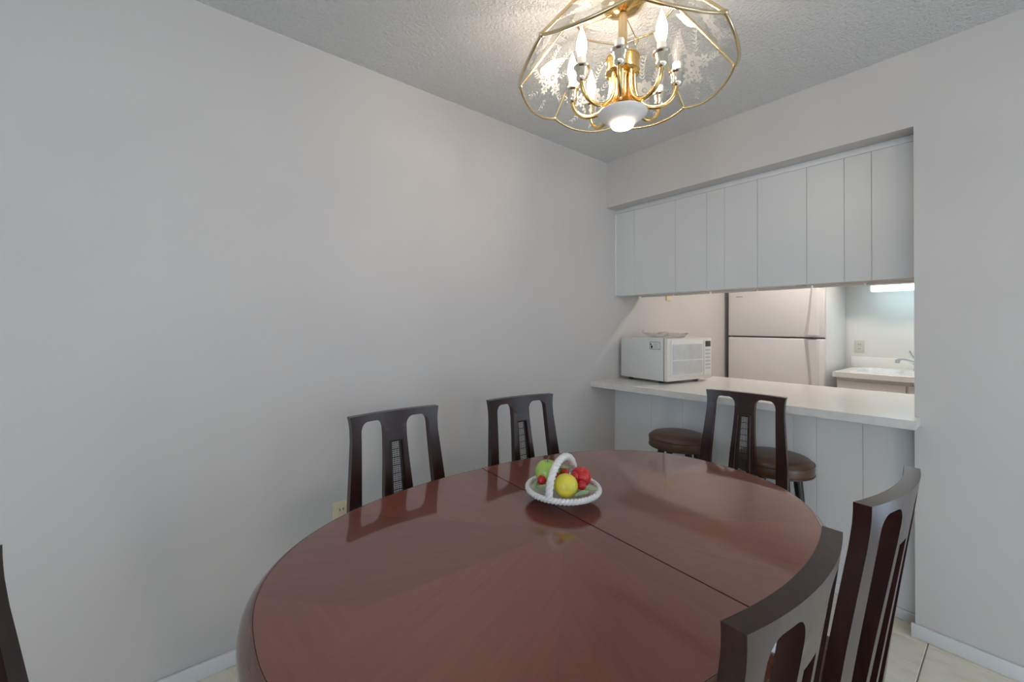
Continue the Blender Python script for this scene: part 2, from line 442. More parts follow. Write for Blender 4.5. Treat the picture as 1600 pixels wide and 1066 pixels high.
# ================================================================== dining table
TC = Vector((1.108, -1.5266)); TROT = -0.045
TA, TB, TN = 0.5157, 0.7779, 2.322
def sup(t, inset=0.0):
    c, s = math.cos(t), math.sin(t)
    x = TA*math.copysign(abs(c)**(2/TN), c); y = TB*math.copysign(abs(s)**(2/TN), s)
    if inset:
        gx = math.copysign(abs(x/TA)**(TN-1)/TA, x) if abs(x) > 1e-9 else 0
        gy = math.copysign(abs(y/TB)**(TN-1)/TB, y) if abs(y) > 1e-9 else 0
        l = math.hypot(gx, gy) or 1
        x -= inset*gx/l; y -= inset*gy/l
    return x, y
def seam_line(half, inset, n=72):
    """points of one half of the outline, ends cut at the seam"""
    g_ = 0.0020
    pts = []
    for k in range(n+1):
        t = math.pi*k/n
        # finer towards the seam
        x, y = sup(t, inset)
        if k in (0, n): y = 0
        y = max(y, 0)+g_
        pts.append((x, y))
    if half < 0: pts = [(-x, -y) for x, y in pts]
    return pts
table = thing('dining_table', 'oval mahogany dining table with glossy sunburst veneer top', 'table', (TC.x, TC.y, 0), TROT)
TOP = 0.75
prof = [(0.045, 0.7), (0.012, 0.702), (0.002, 0.708), (0.0, 0.716), (0.0015, 0.726), (0.006, 0.736), (0.012, 0.743), (0.016, 0.7465), (0.0185, 0.7485),
        (0.0215, 0.7500), (0.0235, 0.7500), (0.0245, 0.7486)]
def clip_poly(poly, nx, ny, d):
    out = []
    for i in range(len(poly)):
        a, b = poly[i], poly[(i+1) % len(poly)]
        da = a[0]*nx+a[1]*ny-d; db = b[0]*nx+b[1]*ny-d
        if da <= 0: out.append(a)
        if da*db < 0:
            t = da/(da-db); out.append((a[0]+(b[0]-a[0])*t, a[1]+(b[1]-a[1])*t))
    return out
def wedge(poly, cx, cy, a0, a1):
    """keep the part of poly between directions a0 < a1 (deg, a1-a0<180) seen from (cx,cy)"""
    a0, a1 = R(a0), R(a1)
    n0 = (math.sin(a0), -math.cos(a0)); n1 = (-math.sin(a1), math.cos(a1))
    p = clip_poly(poly, *n0, n0[0]*cx+n0[1]*cy)
    return clip_poly(p, *n1, n1[0]*cx+n1[1]*cy)
def veneer(leaf, poly, ang):
    clean = []
    for p in poly:
        if not clean or math.hypot(p[0]-clean[-1][0], p[1]-clean[-1][1]) > 1e-4: clean.append(p)
    if math.hypot(clean[0][0]-clean[-1][0], clean[0][1]-clean[-1][1]) < 1e-4: clean.pop()
    if len(clean) < 3: return
    a = R(ang); c, s = math.cos(-a), math.sin(-a)
    cx = sum(p[0] for p in clean)/len(clean); cy = sum(p[1] for p in clean)/len(clean)
    loc = [((x-cx)*c-(y-cy)*s, (x-cx)*s+(y-cy)*c) for x, y in clean]
    obj('veneer_panel', prism(BM(), loc, 0.7483, TOP), 'veneer', leaf, loc=(cx, cy, 0), rotz=a)
for half in (1, -1):
    bm = BM()
    rings = []
    for ins, z in prof:
        pts = seam_line(half, ins)
        # the seam end is moved inwards with the inset
        rings.append([bm.verts.new((x, y, z)) for x, y in pts])
    for a, b_ in zip(rings, rings[1:]):
        for k in range(len(a)-1): bm.faces.new((a[k], a[k+1], b_[k+1], b_[k]))
    bm.faces.new(rings[0][::-1]); bm.faces.new(rings[-1])
    bm.faces.new([r_[0] for r_ in rings] + [r_[-1] for r_ in rings][::-1])
    leaf = obj('table_leaf', bm, 'table_edge', table, smooth=35)
    inner = seam_line(half, 0.0245)
    s = half
    cx, cy = -0.02*s, 0.075*s
    band = clip_poly(inner, 0, s, cy*s)            # strip along the seam
    rest = clip_poly(inner, 0, -s, -cy*s)
    veneer(leaf, band, 0)
    base = 0 if s > 0 else 180
    # end triangle with its apex on the long axis
    ax_, ay_ = -0.02*s, 0.585*s
    tri = wedge(rest, ax_, ay_, base+45, base+135)
    veneer(leaf, tri, base+8)
    a1 = clip_poly(rest, 0, s, ay_*s)              # below the apex line
    for k, (d0, d1, gr) in enumerate(((0, 45, 20), (45, 90, 68), (90, 135, 112), (135, 180, 160))):
        w = wedge(rest, cx, cy, base+d0, base+d1)
        # cut away the end triangle
        if d0 in (45, 90):
            e = base+45 if d0 == 45 else base+135
            nn = (-math.sin(R(e)), math.cos(R(e))) if d0 == 45 else (math.sin(R(e)), -math.cos(R(e)))
            w = clip_poly(w, nn[0], nn[1], nn[0]*ax_+nn[1]*ay_)
        veneer(leaf, w, base+gr)
bm = BM()
for sx in (-1, 1): box(bm, sx*0.36-0.012, sx*0.36+0.012, -0.56, 0.56, 0.625, 0.7)
for sy in (-1, 1): box(bm, -0.36, 0.36, sy*0.57-0.012, sy*0.57+0.012, 0.625, 0.7)
obj('apron', bm, 'table_edge', table)
for sx in (-1, 1):
    for sy in (-1, 1):
        bm = BM()
        cx, cy = sx*0.345, sy*0.60
        v = []
        for z, h_ in ((0, 0.017), (0.35, 0.022), (0.62, 0.028), (0.7, 0.030)):
            v.append([bm.verts.new((cx+a*h_, cy+b_*h_, z)) for a, b_ in ((-1, -1), (1, -1), (1, 1), (-1, 1))])
        for a, b_ in zip(v, v[1:]):
            for k in range(4): bm.faces.new((a[k], a[(k+1) % 4], b_[(k+1) % 4], b_[k]))
        bm.faces.new(v[0][::-1]); bm.faces.new(v[-1])
        obj('leg', bm, 'table_edge', table)

# ================================================================== dining chairs
CH = 0.96; HW = 0.1725; LEAN = 0.122
def interp(tab, z):
    if z <= tab[0][0]: return tab[0][1]
    for (a, b), (c, d) in zip(tab, tab[1:]):
        if z <= c: return b+(d-b)*(z-a)/(c-a)
    return tab[-1][1]
WT = [(0.42, 0.190), (0.60, 0.187), (0.67, 0.184), (0.80, 0.172), (0.875, 0.1655), (0.915, 0.1655), (0.94, 0.168), (0.96, HW)]
def cy_(u, z):
    k = min(1.0, max(0.0, (z-0.45)/0.45))
    return (0.96-z)*LEAN - 0.021*(1-(u/HW)**2)*(0.35+0.65*k)
def strip(bm, cols, th):
    """cols: list of lists of (u,z); builds a thick curved sheet between the columns"""
    fr, bk = [], []
    for c in cols:
        fr.append([bm.verts.new((u, cy_(u, z)+th/2, z)) for u, z in c])
        bk.append([bm.verts.new((u, cy_(u, z)-th/2, z)) for u, z in c])
    n, m = len(cols), len(cols[0])
    for i in range(n-1):
        for j in range(m-1):
            bm.faces.new((fr[i][j], fr[i+1][j], fr[i+1][j+1], fr[i][j+1]))
            bm.faces.new((bk[i][j], bk[i][j+1], bk[i+1][j+1], bk[i+1][j]))
    for i in range(n-1):
        bm.faces.new((fr[i][0], bk[i][0], bk[i+1][0], fr[i+1][0]))
        bm.faces.new((fr[i][-1], fr[i+1][-1], bk[i+1][-1], bk[i][-1]))
    for j in range(m-1):
        bm.faces.new((fr[0][j], fr[0][j+1], bk[0][j+1], bk[0][j]))
        bm.faces.new((fr[-1][j], bk[-1][j], bk[-1][j+1], fr[-1][j+1]))
def sm(bm, off=0.0022):
    es = [e for e in bm.edges if len(e.link_faces) == 2 and e.calc_face_angle(0) > 0.9]
    bmesh.ops.bevel(bm, geom=es, offset=off, segments=2, profile=0.5, affect='EDGES')
    return bm
def make_chair():
    root = thing('dining_chair', '', 'chair', group='dark wooden dining chairs around the oval table')
    TH = 0.027
    ZJ = 0.872                                 # joint rail / posts
    si, so = 0.137, 0.0425                      # opening from so (splat) to si (stile)
    zt = 0.936
    # top rail with two arched cut-outs
    us = [-HW, -0.158, -0.142, -si]
    def arch():
        o = []
        N = 16
        for k in range(N+1):
            x = -1+2*k/N
            x = math.copysign(1-(1-abs(x))**1.8, x)
            o.append(x)
        return o
    cols = []
    def scale(u, z): return u*interp(WT, z)/HW if abs(u) > 0.1 else u
    def column(u, zb):
        m = 6
        return [(scale(u, zb+(CH-zb)*j/m), zb+(CH-zb)*j/m) for j in range(m+1)]
    for u in (-HW, -0.160, -0.148): cols.append(column(u, ZJ))
    for sgn in (-1, 1):
        c, h_ = (-(si+so)/2 if sgn < 0 else (si+so)/2), (si-so)/2
        rc, rz = 0.030, 0.034
        cols.append(column(c-h_, ZJ))
        for x in arch():
            d = max(0.0, abs(x)*h_-(h_-rc))/rc
            cols.append(column(c+(h_-0.0006)*x, zt-rz*(1-math.sqrt(max(0.0, 1-d*d)))))
        cols.append(column(c+h_, ZJ))
        if sgn < 0:
            for u in (-0.022, 0, 0.022): cols.append(column(u, ZJ))
    for u in (0.148, 0.160, HW): cols.append(column(u, ZJ))
    bm = BM(); strip(bm, cols, TH)
    obj('top_rail', sm(bm), 'chair', root, smooth=38)
    # stiles run down into the rear legs
    for sgn in (-1, 1):
        cols = []
        zs = [0.40+(ZJ-0.40)*j/10 for j in range(11)]
        for q in (0, 0.33, 0.67, 1):
            c = []
            for z in zs:
                wo = interp(WT, z); wi = wo-interp([(0.40, 0.050), (0.67, 0.044), (0.80, 0.038), (ZJ, HW*0.9594-si*0.9594)], z)
                c.append((sgn*(wi+(wo-wi)*q), z))
            cols.append(c if sgn > 0 else c)
        if sgn < 0: cols = cols[::-1]
        bm = BM(); strip(bm, cols, TH)
        obj('stile', sm(bm, 0.003), 'chair', root, smooth=38)
        # rear leg
        bm = BM(); rings = []
        for z, w, yy in ((0.43, 0.021, cy_(sgn*0.165, 0.43)), (0.30, 0.019, cy_(sgn*0.165, 0.43)-0.01), (0.0, 0.015, cy_(sgn*0.165, 0.43)-0.06)):
            rings.append([bm.verts.new((sgn*0.166+a*w, yy+b_*w, z)) for a, b_ in ((-1, -1), (1, -1), (1, 1), (-1, 1))])
        for a, b_ in zip(rings, rings[1:]):
            for k in range(4): bm.faces.new((a[k], a[(k+1) % 4], b_[(k+1) % 4], b_[k]))
        bm.faces.new(rings[0]); bm.faces.new(rings[-1][::-1])
        obj('leg', sm(bm, 0.003), 'chair', root, smooth=38)
        bm = BM(); rings = []
        for z, w in ((0.42, 0.021), (0.0, 0.015)):
            rings.append([bm.verts.new((sgn*0.190+a*w, 0.465+b_*w, z)) for a, b_ in ((-1, -1), (1, -1), (1, 1), (-1, 1))])
        for k in range(4): bm.faces.new((rings[0][k], rings[0][(k+1) % 4], rings[1][(k+1) % 4], rings[1][k]))
        bm.faces.new(rings[0]); bm.faces.new(rings[1][::-1])
        obj('leg', sm(bm, 0.003), 'chair', root, smooth=38)
    # splat with a caned window
    SW = [(0.40, 0.064), (0.675, 0.0545), (0.80, 0.0455), (ZJ, 0.0425)]
    CW = [(0.50, 0.036), (0.675, 0.0300), (0.855, 0.0235)]
    z0, z1 = 0.50, 0.852
    bm = BM()
    zs = [0.40+(ZJ-0.40)*j/14 for j in range(15)]
    def edge_cols(fa, fb, zz, k=3):
        return [[(fa(z)+(fb(z)-fa(z))*q/k, z) for z in zz] for q in range(k+1)]
    zm = [z0+(z1-z0)*j/10 for j in range(11)]
    w = lambda z: interp(SW, z)
    cwn = lambda z: interp(CW, z)
    strip(bm, edge_cols(lambda z: -w(z), lambda z: -cwn(z), zm, 2), TH)
    strip(bm, edge_cols(cwn, w, zm, 2), TH)
    strip(bm, edge_cols(lambda z: -w(z), w, [z1+(ZJ-z1)*j/2 for j in range(3)], 6), TH)
    strip(bm, edge_cols(lambda z: -w(z), w, [0.40, 0.45, z0], 6), TH)
    splat = obj('splat', bm, 'chair', root, smooth=38)
    # raised moulding round the window, and the cane itself
    for off in (0.5,):
        ring = [(-cwn(z1)-0.002, z1+0.003), (cwn(z1)+0.002, z1+0.003), (cwn(z0)+0.002, z0), (-cwn(z0)-0.002, z0)]
        bm = BM()
        for a, b_ in zip(ring, ring[1:]+ring[:1]):
            tube(bm, [(a[0]+(b_[0]-a[0])*q/6, cy_(0, a[1]+(b_[1]-a[1])*q/6)+TH/2-0.0005, a[1]+(b_[1]-a[1])*q/6) for q in range(7)], 0.0026, 6)
        obj('window_moulding', bm, 'chair', splat, smooth=50)
    bm = BM()
    NV, NH = 9, 50
    def pc(s_, z, dy): return (s_*cwn(z), cy_(0, z)+dy, z)
    for k in range(NV):
        s_ = -0.95+1.9*k/(NV-1)
        hw_ = 0.0010 if k % 2 else 0.0007
        vs = []
        for j in range(9):
            z = z0+(z1-z0)*j/8
            x, y, zz = pc(s_, z, 0.002)
            vs.append((bm.verts.new((x-hw_, y, zz)), bm.verts.new((x+hw_, y, zz)), bm.verts.new((x+hw_, y-0.0012, zz)), bm.verts.new((x-hw_, y-0.0012, zz))))
        for a, b_ in zip(vs, vs[1:]):
            for q in range(4): bm.faces.new((a[q], a[(q+1) % 4], b_[(q+1) % 4], b_[q]))
    for j in range(NH):
        z = z0+(z1-z0)*(j+0.5)/NH
        hh = 0.0017 if j % 4 == 1 else 0.0008
        y = cy_(0, z)
        c = cwn(z)
        v = [bm.verts.new((x, y+dy, z+dz)) for x in (-c, c) for dy, dz in ((0.0022, -hh), (0.0022, hh), (0.0008, hh), (0.0008, -hh))]
        for q in range(4): bm.faces.new((v[q], v[(q+1) % 4], v[4+(q+1) % 4], v[4+q]))
    # side bands where the cane is doubled
    for sgn in (-1, 1):
        vs = []
        for j in range(9):
            z = z0+(z1-z0)*j/8
            y = cy_(0, z)
            vs.append((bm.verts.new((sgn*cwn(z)*0.56, y+0.0025, z)), bm.verts.new((sgn*cwn(z), y+0.0025, z))))
        for a, b_ in zip(vs, vs[1:]): bm.faces.new((a[0], a[1], b_[1], b_[0]))
    cane = obj('cane_panel', bm, 'cane', splat); cane['kind'] = 'stuff'
    # seat
    bm = box(BM(), -0.205, 0.205, 0.075, 0.49, 0.385, 0.43, bev=0.006)
    obj('seat_frame', bm, 'chair', root, smooth=40)
    bm = box(BM(), -0.20, 0.20, 0.085, 0.485, 0.43, 0.475, bev=0.02, seg=4)
    obj('seat_cushion', bm, 'seat_fabric', root, smooth=60)
    return root
chair0 = make_chair()
def copy_tree(o, parent=None):
    c = o.copy(); COL.objects.link(c); c.parent = parent
    for ch in [x for x in o.children]: copy_tree(ch, c)
    return c
chairs = [
    ((0.420, -1.754), -87.9, 'dark wooden dining chair in front of the ivory wall outlet, caned splat'),
    ((0.470, -1.192), -95.1, 'dark wooden dining chair against the grey wall, behind the fruit basket'),
    ((1.038, -0.282), -175.1, 'dark wooden dining chair at the far table end, before the two bar stools'),
    ((1.684, -1.758), 89.5, 'nearest dark dining chair seen from behind, its curved rail overlapping the table'),
    ((1.704, -1.260), 86.4, 'dark dining chair seen from behind, beside the pass-through pier'),
    ((1.128, -2.590), 0.0, 'dark chair cut off by the picture edge, at the near table end'),
]
for i, ((x, y), a, lab) in enumerate(chairs):
    c = chair0 if i == 0 else copy_tree(chair0)
    c.location = (x, y, 0); c.rotation_euler = (0, 0, R(a)); c['label'] = lab

# ================================================================== bar stools
def make_stool():
    root = thing('bar_stool', '', 'stool', group='brown vinyl bar stools under the counter')
    prof = [(0.0, 0.660), (0.08, 0.659), (0.125, 0.655), (0.148, 0.648), (0.159, 0.638), (0.162, 0.632)]
    bm = lathe(BM(), [(0.0, 0.578), (0.156, 0.578), (0.164, 0.584), (0.1655, 0.600), (0.1655, 0.618), (0.162, 0.630)] + prof[::-1][1:], 40)
    seat = obj('seat', bm, 'vinyl', root, smooth=50)
    for z in (0.630, 0.584):
        bm = BM(); tube(bm, [(0.1640*math.cos(2*math.pi*k/40), 0.1640*math.sin(2*math.pi*k/40), z) for k in range(40)], 0.0035, 6, closed=True)
        obj('welt', bm, 'vinyl_welt', seat, smooth=60)
    for k in range(4):
        a = R(45+90*k+12)
        d = Vector((math.cos(a), math.sin(a), 0))
        bm = BM(); tube(bm, [d*0.105+Vector((0, 0, 0.578)), d*0.135+Vector((0, 0, 0.3)), d*0.166], [0.019, 0.017, 0.012], 10)
        obj('leg', bm, 'stool_leg', root, smooth=50)
    bm = BM(); tube(bm, [(0.146*math.cos(2*math.pi*k/32), 0.146*math.sin(2*math.pi*k/32), 0.2) for k in range(32)], 0.007, 8, closed=True)
    obj('foot_ring', bm, 'stool_leg', root, smooth=60)
    return root
st = make_stool(); st.location = (0.607, -0.102, 0); st['label'] = 'round brown vinyl bar stool below the microwave end of the counter'
s2 = copy_tree(st); s2.location = (1.103, -0.108, 0); s2.rotation_euler = (0, 0, R(25)); s2['label'] = 'round brown vinyl bar stool partly hidden by the far dining chair'

# ================================================================== counter
def cz(x): return 0.896+0.0062*x
plan = [(0.0, -0.166), (1.606, -0.112), (1.606, -0.001), (JX-0.001, -0.001), (JX-0.001, 0.80), (0.0, 0.80)]
cnt = thing('breakfast_counter', 'long white laminate breakfast counter in the pass-through', 'counter')
obj('worktop', prism(BM(), plan, lambda x, y: cz(x)-0.034, lambda x, y: cz(x)-0.0012), 'lam_edge', cnt)
pl2 = [(0.0, -0.1655), (1.6055, -0.1115), (1.6055, -0.001), (JX-0.001, -0.001), (JX-0.001, 0.7995), (0.0, 0.7995)]
obj('laminate_sheet', prism(BM(), pl2, lambda x, y: cz(x)-0.0012, lambda x, y: cz(x)), 'laminate', cnt)
bm = BM(); prism(bm, [(0.0, -0.1675), (1.6075, -0.1135), (1.6075, -0.1120), (0.0, -0.166)], lambda x, y: cz(x)-0.036, lambda x, y: cz(x)-0.002)
obj('edge_band', bm, 'lam_edge', cnt)
base = thing('base_cabinet', 'white base cabinet hidden below the breakfast counter', 'cabinet')
bbox('body', (0.02, JX-0.02, 0.245, 0.76, 0.0, 0.858), 'cab', base)
for k in range(3):
    d = bbox('door', (0.04+k*0.51, 0.53+k*0.51, 0.76, 0.778, 0.12, 0.84), 'cab', base, bev=0.004)

# wall cabinets above (their backs carry the planks)
for k, (x0, x1, lab) in enumerate(((0.012, 0.55, 'white wall cabinet over the microwave'), (0.552, 1.12, 'white wall cabinet over the middle of the counter'), (1.122, JX-0.002, 'white wall cabinet beside the pass-through pier'))):
    t = thing('wall_cabinet', lab, 'cabinet', group='wall cabinets above the counter')
    bbox('body', (x0, x1, PY+0.023, 0.405, 1.512, 2.30), 'cab', t)
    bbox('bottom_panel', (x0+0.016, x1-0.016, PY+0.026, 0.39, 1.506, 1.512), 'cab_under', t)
    n = 2
    for q in range(n):
        w = (x1-x0)/n
        bbox('door', (x0+q*w+0.004, x0+(q+1)*w-0.004, 0.406, 0.424, 1.497, 2.29), 'cab', t, bev=0.003)
    bbox('light_rail', (x0+0.002, x1-0.002, PY+0.024, PY+0.042, 1.490+0.003*k, 1.5115), 'cab', t)

# ================================================================== microwave
mw = thing('microwave', 'white countertop microwave oven with side label', 'microwave', (0.430, 0.078, cz(0.45)+0.0006), R(-8.0))
# local frame: x<0 into depth (towards wall), y along the front, front face at x=0
DZ, DW, DD = 0.283, 0.465, 0.405
bbox('case', (-DD, -0.03, 0.0, DW, 0.016, DZ+0.016), 'mw_side', mw, bev=0.004)
for x in (-DD+0.05, -0.09):
    for y in (0.05, DW-0.05):
        obj('foot', lathe(BM(), [(0.016, 0.0), (0.018, 0.016)], 12, (x, y)), 'black', mw)
fr = bbox('front_frame', (-0.03, 0.0, 0.0, DW, 0.018, DZ+0.014), 'mw_front', mw, bev=0.004)
bbox('seam', (-0.0315, -0.0285, -0.0006, DW+0.0006, 0.018, DZ+0.0145), 'gasket', mw)
door = bbox('door', (0.0, 0.007, 0.030, 0.362, 0.045, DZ+0.002), 'mw_white', mw, bev=0.003)
bbox('window', (0.007, 0.0095, 0.040, 0.350, 0.062, DZ-0.026), 'mw_glass', door)
bbox('window_shelf_line', (0.0095, 0.0102, 0.040, 0.350, 0.150, 0.156), 'mw_white', door)
cp = bbox('control_panel', (0.0, 0.006, 0.374, DW-0.012, 0.045, DZ+0.002), 'mw_white', mw, bev=0.002)
bbox('display', (0.006, 0.0075, 0.386, DW-0.022, DZ-0.045, DZ-0.006), 'display', cp, bev=0.002)
for r_ in range(6):
    for c in range(3):
        bbox('button', (0.006, 0.0072, 0.386+c*0.020, 0.401+c*0.020, DZ-0.075-r_*0.025, DZ-0.062-r_*0.025), 'button', cp)
# printed notice on the side that faces the dining room
lb = bbox('label', (-0.142, -0.058, -0.0006, 0.0, 0.222, 0.272), 'mw_white', mw)
bm = BM()
for d in ((-0.142, -0.058, 0.2695, 0.272), (-0.142, -0.058, 0.222, 0.2245), (-0.142, -0.1395, 0.222, 0.272), (-0.0605, -0.058, 0.222, 0.272)):
    box(bm, d[0], d[1], -0.0012, -0.0006, d[2], d[3])
obj('label_border', bm, 'black', lb)
bm = BM()
prism(bm, [(-0.128, -0.0), (-0.128, -0.0)][:0] or [(-0.1265+0.0075*math.cos(k*math.pi/6), 0.2385+0.0105*math.sin(k*math.pi/6)) for k in range(12)], -0.0012, -0.0006)
prism(bm, [(-0.1335+0.006*math.cos(k*math.pi/4), 0.256+0.0045*math.sin(k*math.pi/4)) for k in range(8)], -0.0012, -0.0006)
for v in bm.verts: v.co = Vector((v.co.x, v.co.z, v.co.y))
obj('label_pictogram', bm, 'black', lb)
bm = BM()
for k in range(5): box(bm, -0.112, -0.070-0.004*(k % 2), -0.0011, -0.0006, 0.2315+k*0.0065, 0.2335+k*0.0065)
obj('label_print', bm, 'grey', lb)

# crumpled paper on top of the microwave
bm = BM()
NU, NV = 26, 14
rnd = random.Random(3)
gv = []
for i in range(NU):
    row = []
    for j in range(NV):
        a = i/(NU-1); b_ = j/(NV-1)
        x = -0.145+0.29*a; y = -0.09+0.18*b_
        e = min(a, 1-a, b_, 1-b_)
        z = 0.006 + 0.022*(1-min(1, e/0.12)) + rnd.uniform(-0.004, 0.004) + 0.008*math.sin(9*a+5*b_)
        if a < 0.10: z += 0.012*(0.10-a)/0.10
        row.append(bm.verts.new((x+rnd.uniform(-.004, .004), y+rnd.uniform(-.004, .004), max(0.002, z))))
    gv.append(row)
for i in range(NU-1):
    for j in range(NV-1): bm.faces.new((gv[i][j], gv[i+1][j], gv[i+1][j+1], gv[i][j+1]))
bmesh.ops.solidify(bm, geom=bm.faces[:], thickness=0.001)
pp = obj('crumpled_paper', bm, 'paper', None, loc=(0.262, 0.33, cz(0.3)+DZ+0.0175), rotz=R(4))
tag(pp, 'crumpled white paper wrapper lying on the microwave', 'paper')

# ================================================================== refrigerator
FX0, FX1, FY = 0.045, 0.823, 1.838
fd = thing('refrigerator', 'white top-freezer refrigerator standing beside the sink', 'refrigerator')
bbox('body', (FX0+0.004, FX1-0.004, FY+0.075, KY-0.03, 0.02, 1.71), 'fridge', fd, bev=0.006)
bbox('gasket', (FX0+0.012, FX1-0.012, FY+0.062, FY+0.076, 0.10, 1.705), 'gasket', fd)
SPL = 1.181
for nm, z0, z1 in (('fridge_door', 0.11, SPL-0.006), ('freezer_door', SPL+0.006, 1.712)):
    d = bbox(nm, (FX0, FX1, FY, FY+0.062, z0, z1), 'fridge', fd, bev=0.010, seg=3)
    # long moulded grip on the free edge
    bm = BM()
    zs = (z0+0.02, z1-0.01) if nm == 'freezer_door' else (0.55, z1-0.01)
    pts = []
    for k in range(13):
        z = zs[0]+(zs[1]-zs[0])*k/12
        q = k/12 if nm == 'freezer_door' else 1-k/12
        wid = 0.050+0.055*(1-q)**1.3 if nm == 'freezer_door' else 0.050+0.055*(1-q)**1.3
        out = 0.016+0.014*(1-q)
        pts.append([bm.verts.new((x, y, z)) for x, y in ((FX1-0.040-wid, FY+0.001), (FX1-0.045-wid*0.6, FY-out), (FX1-0.050, FY-out), (FX1-0.034, FY+0.001))])
    for a, b_ in zip(pts, pts[1:]):
        for k in range(3): bm.faces.new((a[k], a[k+1], b_[k+1], b_[k]))
        bm.faces.new((a[3], a[0], b_[0], b_[3]))
    bm.faces.new(pts[0][::-1]); bm.faces.new(pts[-1])
    obj('handle', bm, 'fridge', d, smooth=30)
    if nm == 'freezer_door':
        bbox('badge', (0.120, 0.178, FY-0.0015, FY, 1.560, 1.566), 'grey', d)
obj('hinge_cap', lathe(BM(), [(0.018, SPL-0.006), (0.018, SPL+0.006)], 12, (FX1-0.075, FY+0.012)), 'gasket', fd)
bbox('toe_grille', (FX0+0.02, FX1-0.02, FY+0.03, FY+0.06, 0.02, 0.10), 'grey', fd)

# ================================================================== sink run
SX0, SX1, SY = 0.872, 2.195, 1.862
sk = thing('sink_cabinet', 'white base cabinet under the kitchen sink', 'cabinet')
bm = BM()
box(bm, SX0+0.02, SX1, SY+0.04, KY-0.001, 0.0, 0.725)
box(bm, SX0+0.02, SX1, SY+0.04, SY+0.06, 0.725, 0.865)
box(bm, SX0+0.02, SX0+0.04, SY+0.06, KY-0.001, 0.725, 0.865)
box(bm, SX1-0.02, SX1, SY+0.06, KY-0.001, 0.725, 0.865)
obj('body', bm, 'cab', sk)
for k in range(3):
    bbox('drawer_front', (SX0+0.03+k*0.43, SX0+0.445+k*0.43, SY+0.022, SY+0.04, 0.69, 0.835), 'cab', sk, bev=0.004)
    bbox('door', (SX0+0.03+k*0.43, SX0+0.445+k*0.43, SY+0.022, SY+0.04, 0.11, 0.675), 'cab', sk, bev=0.004)
wt = thing('sink_counter', 'cream laminate sink counter with low backsplash', 'counter')
bm = BM()
ax0, ax1, ay0, ay1 = 0.985, 1.60, SY+0.10, KY-0.14
for d in ((SX0, ax0, SY, KY), (ax1, SX1, SY, KY), (ax0, ax1, SY, ay0), (ax0, ax1, ay1, KY)):
    box(bm, d[0], d[1], d[2], d[3]-0.001, 0.866, 0.906)
bmesh.ops.remove_doubles(bm, verts=bm.verts, dist=1e-5)
obj('worktop', bm, 'laminate', wt)
bbox('backsplash', (0.856, SX1, KY-0.022, KY-0.001, 0.906, 1.005), 'laminate', wt, bev=0.004)
sn = thing('kitchen_sink', 'white drop-in kitchen sink with raised rim', 'sink', (0, 0, 0))
bm = BM()
def rr(x0, x1, y0, y1, r_, z, n=6):
    o = []
    for cx, cy, a0 in ((x1-r_, y1-r_, 0), (x0+r_, y1-r_, 90), (x0+r_, y0+r_, 180), (x1-r_, y0+r_, 270)):
        for k in range(n+1):
            a = R(a0+90*k/n); o.append((cx+r_*math.cos(a), cy+r_*math.sin(a), z))
    return o
loops = [rr(ax0-0.03, ax1+0.03, ay0-0.025, ay1+0.07, 0.05, 0.906), rr(ax0-0.028, ax1+0.028, ay0-0.023, ay1+0.068, 0.05, 0.915), rr(ax0+0.008, ax1-0.008, ay0+0.01, ay1-0.01, 0.05, 0.914),
         rr(ax0+0.012, ax1-0.012, ay0+0.014, ay1-0.014, 0.05, 0.90), rr(ax0+0.03, ax1-0.03, ay0+0.03, ay1-0.03, 0.06, 0.74)]
lv = [[bm.verts.new(p) for p in l] for l in loops]
for a, b_ in zip(lv, lv[1:]):
    for k in range(len(a)): bm.faces.new((a[k], a[(k+1) % len(a)], b_[(k+1) % len(a)], b_[k]))
bm.faces.new(lv[-1])
obj('basin', bm, 'steel', sn, smooth=40)
obj('drain', lathe(BM(), [(0.0, 0.742), (0.04, 0.742), (0.042, 0.7405)], 16, ((ax0+ax1)/2, (ay0+ay1)/2), cap=False), 'chrome', sn)
fx, fy = 1.315, KY-0.105
fa = thing('faucet', 'chrome kitchen faucet with upright lever at the sink', 'faucet', (fx, fy, 0.915))
obj('base', lathe(BM(), [(0.028, 0.0), (0.028, 0.012), (0.021, 0.02), (0.021, 0.075), (0.017, 0.088), (0.0, 0.09)], 16), 'chrome', fa, smooth=40)
bm = BM(); tube(bm, bez((0, 0, 0.05), (-0.03, -0.03, 0.075), (-0.08, -0.08, 0.105), (-0.105, -0.12, 0.085), 10), 0.0125, 10)
obj('spout', bm, 'chrome', fa, smooth=50)
bm = BM(); tube(bm, [(-0.105, -0.12, 0.09), (-0.107, -0.123, 0.062)], 0.016, 10)
obj('aerator', bm, 'chrome', fa, smooth=50)
bm = BM(); tube(bm, bez((0, 0, 0.085), (-0.015, -0.01, 0.10), (-0.035, -0.02, 0.12), (-0.045, -0.02, 0.165), 8), [0.010]*4+[0.008]*5, 8)
obj('lever', bm, 'chrome', fa, smooth=50)
